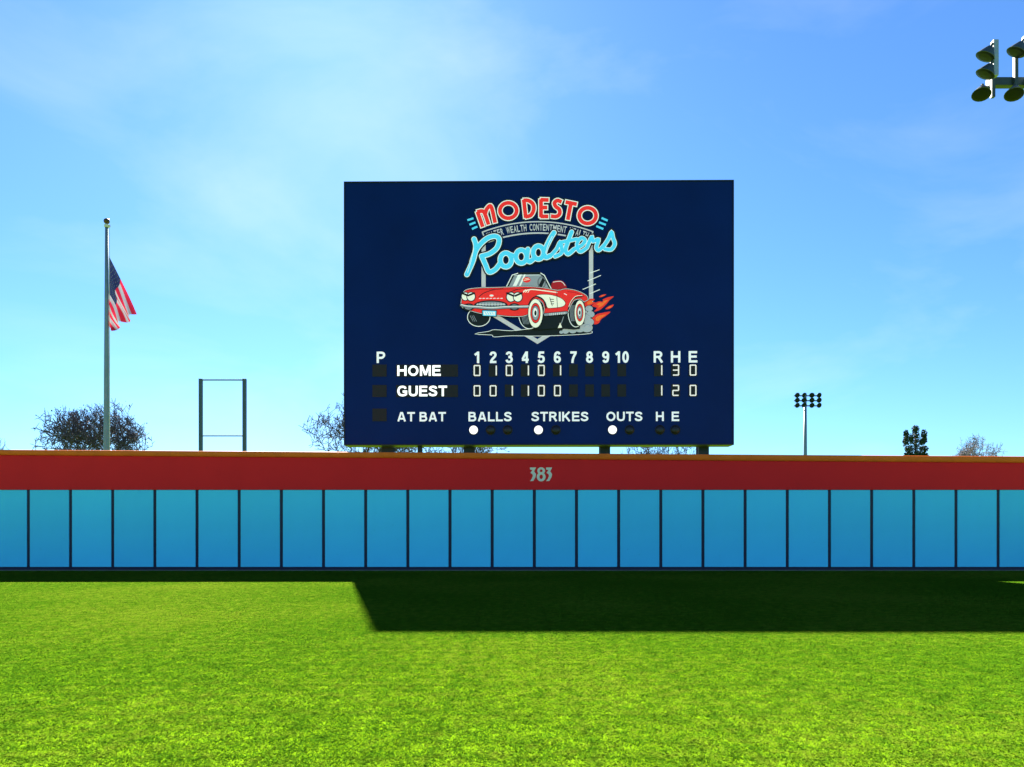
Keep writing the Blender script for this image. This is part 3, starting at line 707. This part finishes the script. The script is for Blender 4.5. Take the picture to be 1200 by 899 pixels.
def build_towers():
    Y = 97.0; c = at(943.6, 600, Y); root = empty('light_tower', (c.x, Y, 0))
    tag(root, 'distant floodlight tower with a four by three grid of lamps', 'light tower')
    sx = lambda px: (px-600)/F*Y-c.x; zz = lambda py: at(0, py, Y).z
    bm = bmesh.new(); lathe(bm, [(.30, 0), (.26, 8), (.17, zz(461))], (0, 0, 0), (0, 0, 1), 12); bm_obj('pole', bm, 'steel_grey', root, True)
    for y in (463.5, 469.3, 475.3):
        z = zz(y); bm = bmesh.new(); box(bm, (sx(931.5), .20, z-.07), (sx(961.5), .34, z+.07)); bm_obj('crossarm', bm, 'lamp_dark', root)
        for x in (933.8, 942, 951, 959.4): floodlight('floodlight', root, (sx(x), -.1, z+.02), (random.uniform(-.25, .2), -.9, -.35), .33, 'lamp_dark')
    Y = 30.0; c = at(1210, 600, Y); root = empty('light_tower', (c.x, Y, 0))
    tag(root, 'nearby floodlight tower at the top right corner with large bowl lamps', 'light tower')
    sx = lambda px: (px-600)/F*Y-c.x; zz = lambda py: at(0, py, Y).z
    bm = bmesh.new(); lathe(bm, [(.30, 0), (.27, 8), (.20, zz(60))], (0, 0, 0), (0, 0, 1), 16); bm_obj('pole', bm, 'steel_grey', root, True)
    zc = zz(91); bm = bmesh.new()
    box(bm, (sx(1164), .22, zc-.17), (sx(1258), .50, zc+.17), .03); bm_obj('crossarm', bm, 'lamp_dark', root)
    for x in (1166, 1193, 1229, 1256):
        bm = bmesh.new(); box(bm, (sx(x)-.07, .08, zz(112)), (sx(x)+.07, .215, zz(58))); bm_obj('upright', bm, 'lamp_dark', root)
    for x, rows in ((1152.5, (68, 88.5)), (1188.5, (63,)), (1225, (66, 88)), (1252, (66, 88))):
        for y in rows:
            floodlight('floodlight', root, (sx(x)-.06, -.25, zz(y)-.05), (-.45, .20, -.87), .36, 'lamp_dark', (.75, .15, .25))
    for x in (1146.5, 1184.5, 1221, 1248):
        o = floodlight('floodlight', root, (sx(x), -.2, zz(113)), (-.25, -.25, -.93), .34, 'lamp_dark')
        bm = bmesh.new(); rod(bm, (sx(x)+.03, -.15, zz(113)+.3), (sx(x)+.55 if x < 1150 else sx(x)+.25, .2, zz(100)), .07, n=8); bm_obj('bracket', bm, 'lamp_dark', o)
build_towers()

# ------------------------------------------------------------------ trees
def tree(label, px, Y, ptop, pw, seed, leaf=0.0, bark='bark', leafm='dry_leaf', twig=.027, depth=6, lean=.0, spread=1.0, group=None, name='bare_tree'):
    """trunk and limbs that fork down to twigs, some dead leaves left on"""
    rnd = random.Random(seed); base = at(px, 600, Y); H = at(0, ptop, Y).z; W = pw/F*Y/2
    root = empty(name, (base.x, Y, 0)); tag(root, label, 'tree', group)
    tv, tf, cv, cf, lv, lf = [], [], [], [], [], []
    def seg(V, Fc, a, b, r0, r1, n):
        d, u, w = frame_of(b-a); k = len(V)
        for c, r in ((a, r0), (b, r1)):
            for q in range(n): V.append(c+(u*math.cos(2*math.pi*q/n)+w*math.sin(2*math.pi*q/n))*r)
        for q in range(n): Fc.append((k+q, k+(q+1) % n, k+n+(q+1) % n, k+n+q))
    C0 = Vector((0, 0, H*.62)); RX, RZ = W, H*.40
    def inside(p): return (p.x/RX)**2+(p.y/RX)**2+((p.z-C0.z)/RZ)**2
    def grow(p, d, ln, r, lv_):
        big = lv_ >= depth-1; n = 7 if big else (4 if lv_ > 2 else 3); k = 3 if lv_ > 1 else 2
        for q in range(k):
            d = (d+Vector((rnd.gauss(0, .16), rnd.gauss(0, .16), rnd.gauss(.05, .12)))*(1.0 if lv_ < depth else .3)).normalized()
            e = p+d*ln/k; r1 = max(twig*.7, r*.87)
            seg(tv if big else cv, tf if big else cf, p, e, r, r1, n); p, r = e, r1
            if lv_ <= depth-2 and lv_ > 0 and rnd.random() < .75:
                sd = (d+Vector((rnd.gauss(0, .8), rnd.gauss(0, .8), rnd.gauss(.1, .5)))).normalized(); grow(p, sd, ln*.62, max(twig, r*.55), lv_-2 if lv_ > 1 else 0)
            if lv_ <= 2 and leaf:
                for _ in range(rnd.randint(0, int(leaf*3)+1)):
                    if rnd.random() > leaf: continue
                    c = p+Vector((rnd.gauss(0, .12), rnd.gauss(0, .12), rnd.gauss(0, .12))); s = rnd.uniform(.05, .13); kk = len(lv)
                    a = Vector((rnd.gauss(0, 1), rnd.gauss(0, 1), rnd.gauss(0, 1))).normalized()*s; b = a.cross(Vector((rnd.gauss(0, 1), rnd.gauss(0, 1), 1))).normalized()*s*.7
                    lv.extend([c-a, c+b, c+a, c-b]); lf.append((kk, kk+1, kk+2, kk+3))
        if lv_ <= 0: return
        m = 4 if lv_ == depth else (3 if rnd.random() < .45 else 2); ph = rnd.uniform(0, 6.28)
        for q in range(m):
            a = ph+6.283*q/m+rnd.gauss(0, .3); t = (rnd.uniform(.45, .95) if lv_ < depth else rnd.uniform(.45, .9))*spread
            dd, u, w = frame_of(d); nd = (d*math.cos(t)+(u*math.cos(a)+w*math.sin(a))*math.sin(t)+Vector((0, 0, .12))).normalized()
            if inside(p) > 1.0: nd = (nd+(C0-p).normalized()*.7).normalized()
            grow(p, nd, ln*rnd.uniform(.66, .86), max(twig, r*rnd.uniform(.58, .72)), lv_-1)
    grow(Vector((0, 0, 0)), Vector((lean, 0, 1)).normalized(), H*.27, H*.022, depth)
    # fit the crown to the height and width seen
    al = tv+cv; mz = max(p.z for p in al); xs = sorted(p.x for p in cv); x0, x1 = xs[int(len(xs)*.004)], xs[int(len(xs)*.996)]; mxw = (x1-x0)/2; xc = (x0+x1)/2
    for L in (tv, cv, lv):
        for p in L: p.z *= H/mz; t_ = min(1, p.z/(H*.5)); s = 1+(W/mxw-1)*t_; p.x = (p.x-xc*t_)*s; p.y *= s
    mesh_obj('trunk', tv, tf, bark, root, None, True); c = mesh_obj('crown', cv, cf, bark, root)
    if lf: tag(mesh_obj('leaves', lv, lf, leafm, c), kind='stuff')
    return root
tree('dark twiggy tree with a broad crown behind the flagpole', 112, 70, 467, 114, 3, .20, depth=7)
tree('twiggy tree half hidden by the left edge of the scoreboard', 424, 75, 452, 130, 12, .30, depth=7)
tree('bare tree seen only under the scoreboard between its left posts', 530, 80, 490, 120, 15, .35, depth=6)
tree('bare tree seen only under the scoreboard beside its right posts', 765, 85, 500, 90, 21, .3, depth=6)
tree('pale leafless tree above the wall at the far right', 1146, 110, 508, 62, 33, .0, 'bark_pale', twig=.03, depth=7)
tree('small bare tree cut off by the left edge of the picture', -14, 100, 503, 44, 41, .2, twig=.03, depth=6)

def conifer():
    rnd = random.Random(9); Y = 105.0; c = at(1073, 600, Y); H = at(0, 499, Y).z; W = 13.5/F*Y
    root = empty('evergreen_tree', (c.x, Y, 0)); tag(root, 'dark narrow evergreen tree with several upright tops', 'tree')
    bm = bmesh.new(); lathe(bm, [(.35, 0), (.25, H*.5), (.08, H*.97)], (0, 0, 0), (0, 0, 1), 9); bm_obj('trunk', bm, 'bark', root, True)
    v, f, bv, bf = [], [], [], []
    clumps = [(0, 0, H-.5, .5, .6), (0, 0, H-1.6, .55, .9), (0, 0, H-3, .7, 1.2), (-1.25, .2, H-1.3, .36, .75), (-1.35, .1, H-2.3, .45, .7), (-.75, -.2, H-1.9, .35, .8),
              (1.2, 0, H-1.2, .42, .7), (1.35, .2, H-2.0, .4, .5), (.75, -.3, H-2.3, .4, .5), (-.9, .1, H-3.3, .55, .5), (1.1, -.1, H-3.3, .6, .5), (1.3, .2, H-4.2, .5, .5), (-1.1, 0, H-4.2, .55, .5)]
    for k in range(60):
        z = rnd.uniform(2.5, H-4); a = rnd.uniform(0, 6.28); r = W*rnd.uniform(.2, .95); clumps.append((r*math.cos(a), r*math.sin(a), z, .6, .6))
    for x, y, z, r, h in clumps:
        for _ in range(240):
            d = Vector((rnd.gauss(0, 1), rnd.gauss(0, 1), rnd.gauss(0, 1))).normalized()*rnd.random()**.4
            p = Vector((x+d.x*r, y+d.y*r, z+d.z*h)); s = rnd.uniform(.08, .17); k = len(v)
            a = Vector((rnd.gauss(0, .6), rnd.gauss(0, .6), 1)).normalized()*s; b = a.cross(Vector((rnd.gauss(0, 1), rnd.gauss(0, 1), .1))).normalized()*s*.55
            v.extend([p-a, p+b, p+a, p-b]); f.append((k, k+1, k+2, k+3))
    cr = mesh_obj('crown', v, f, 'conifer_leaf', root)
    bm = bmesh.new()
    for x, y, z, r, h in clumps: rod(bm, (0, 0, max(1, z-1.2)), (x, y, z), .06, .03, 5)
    bm_obj('limbs', bm, 'bark', root)
conifer()
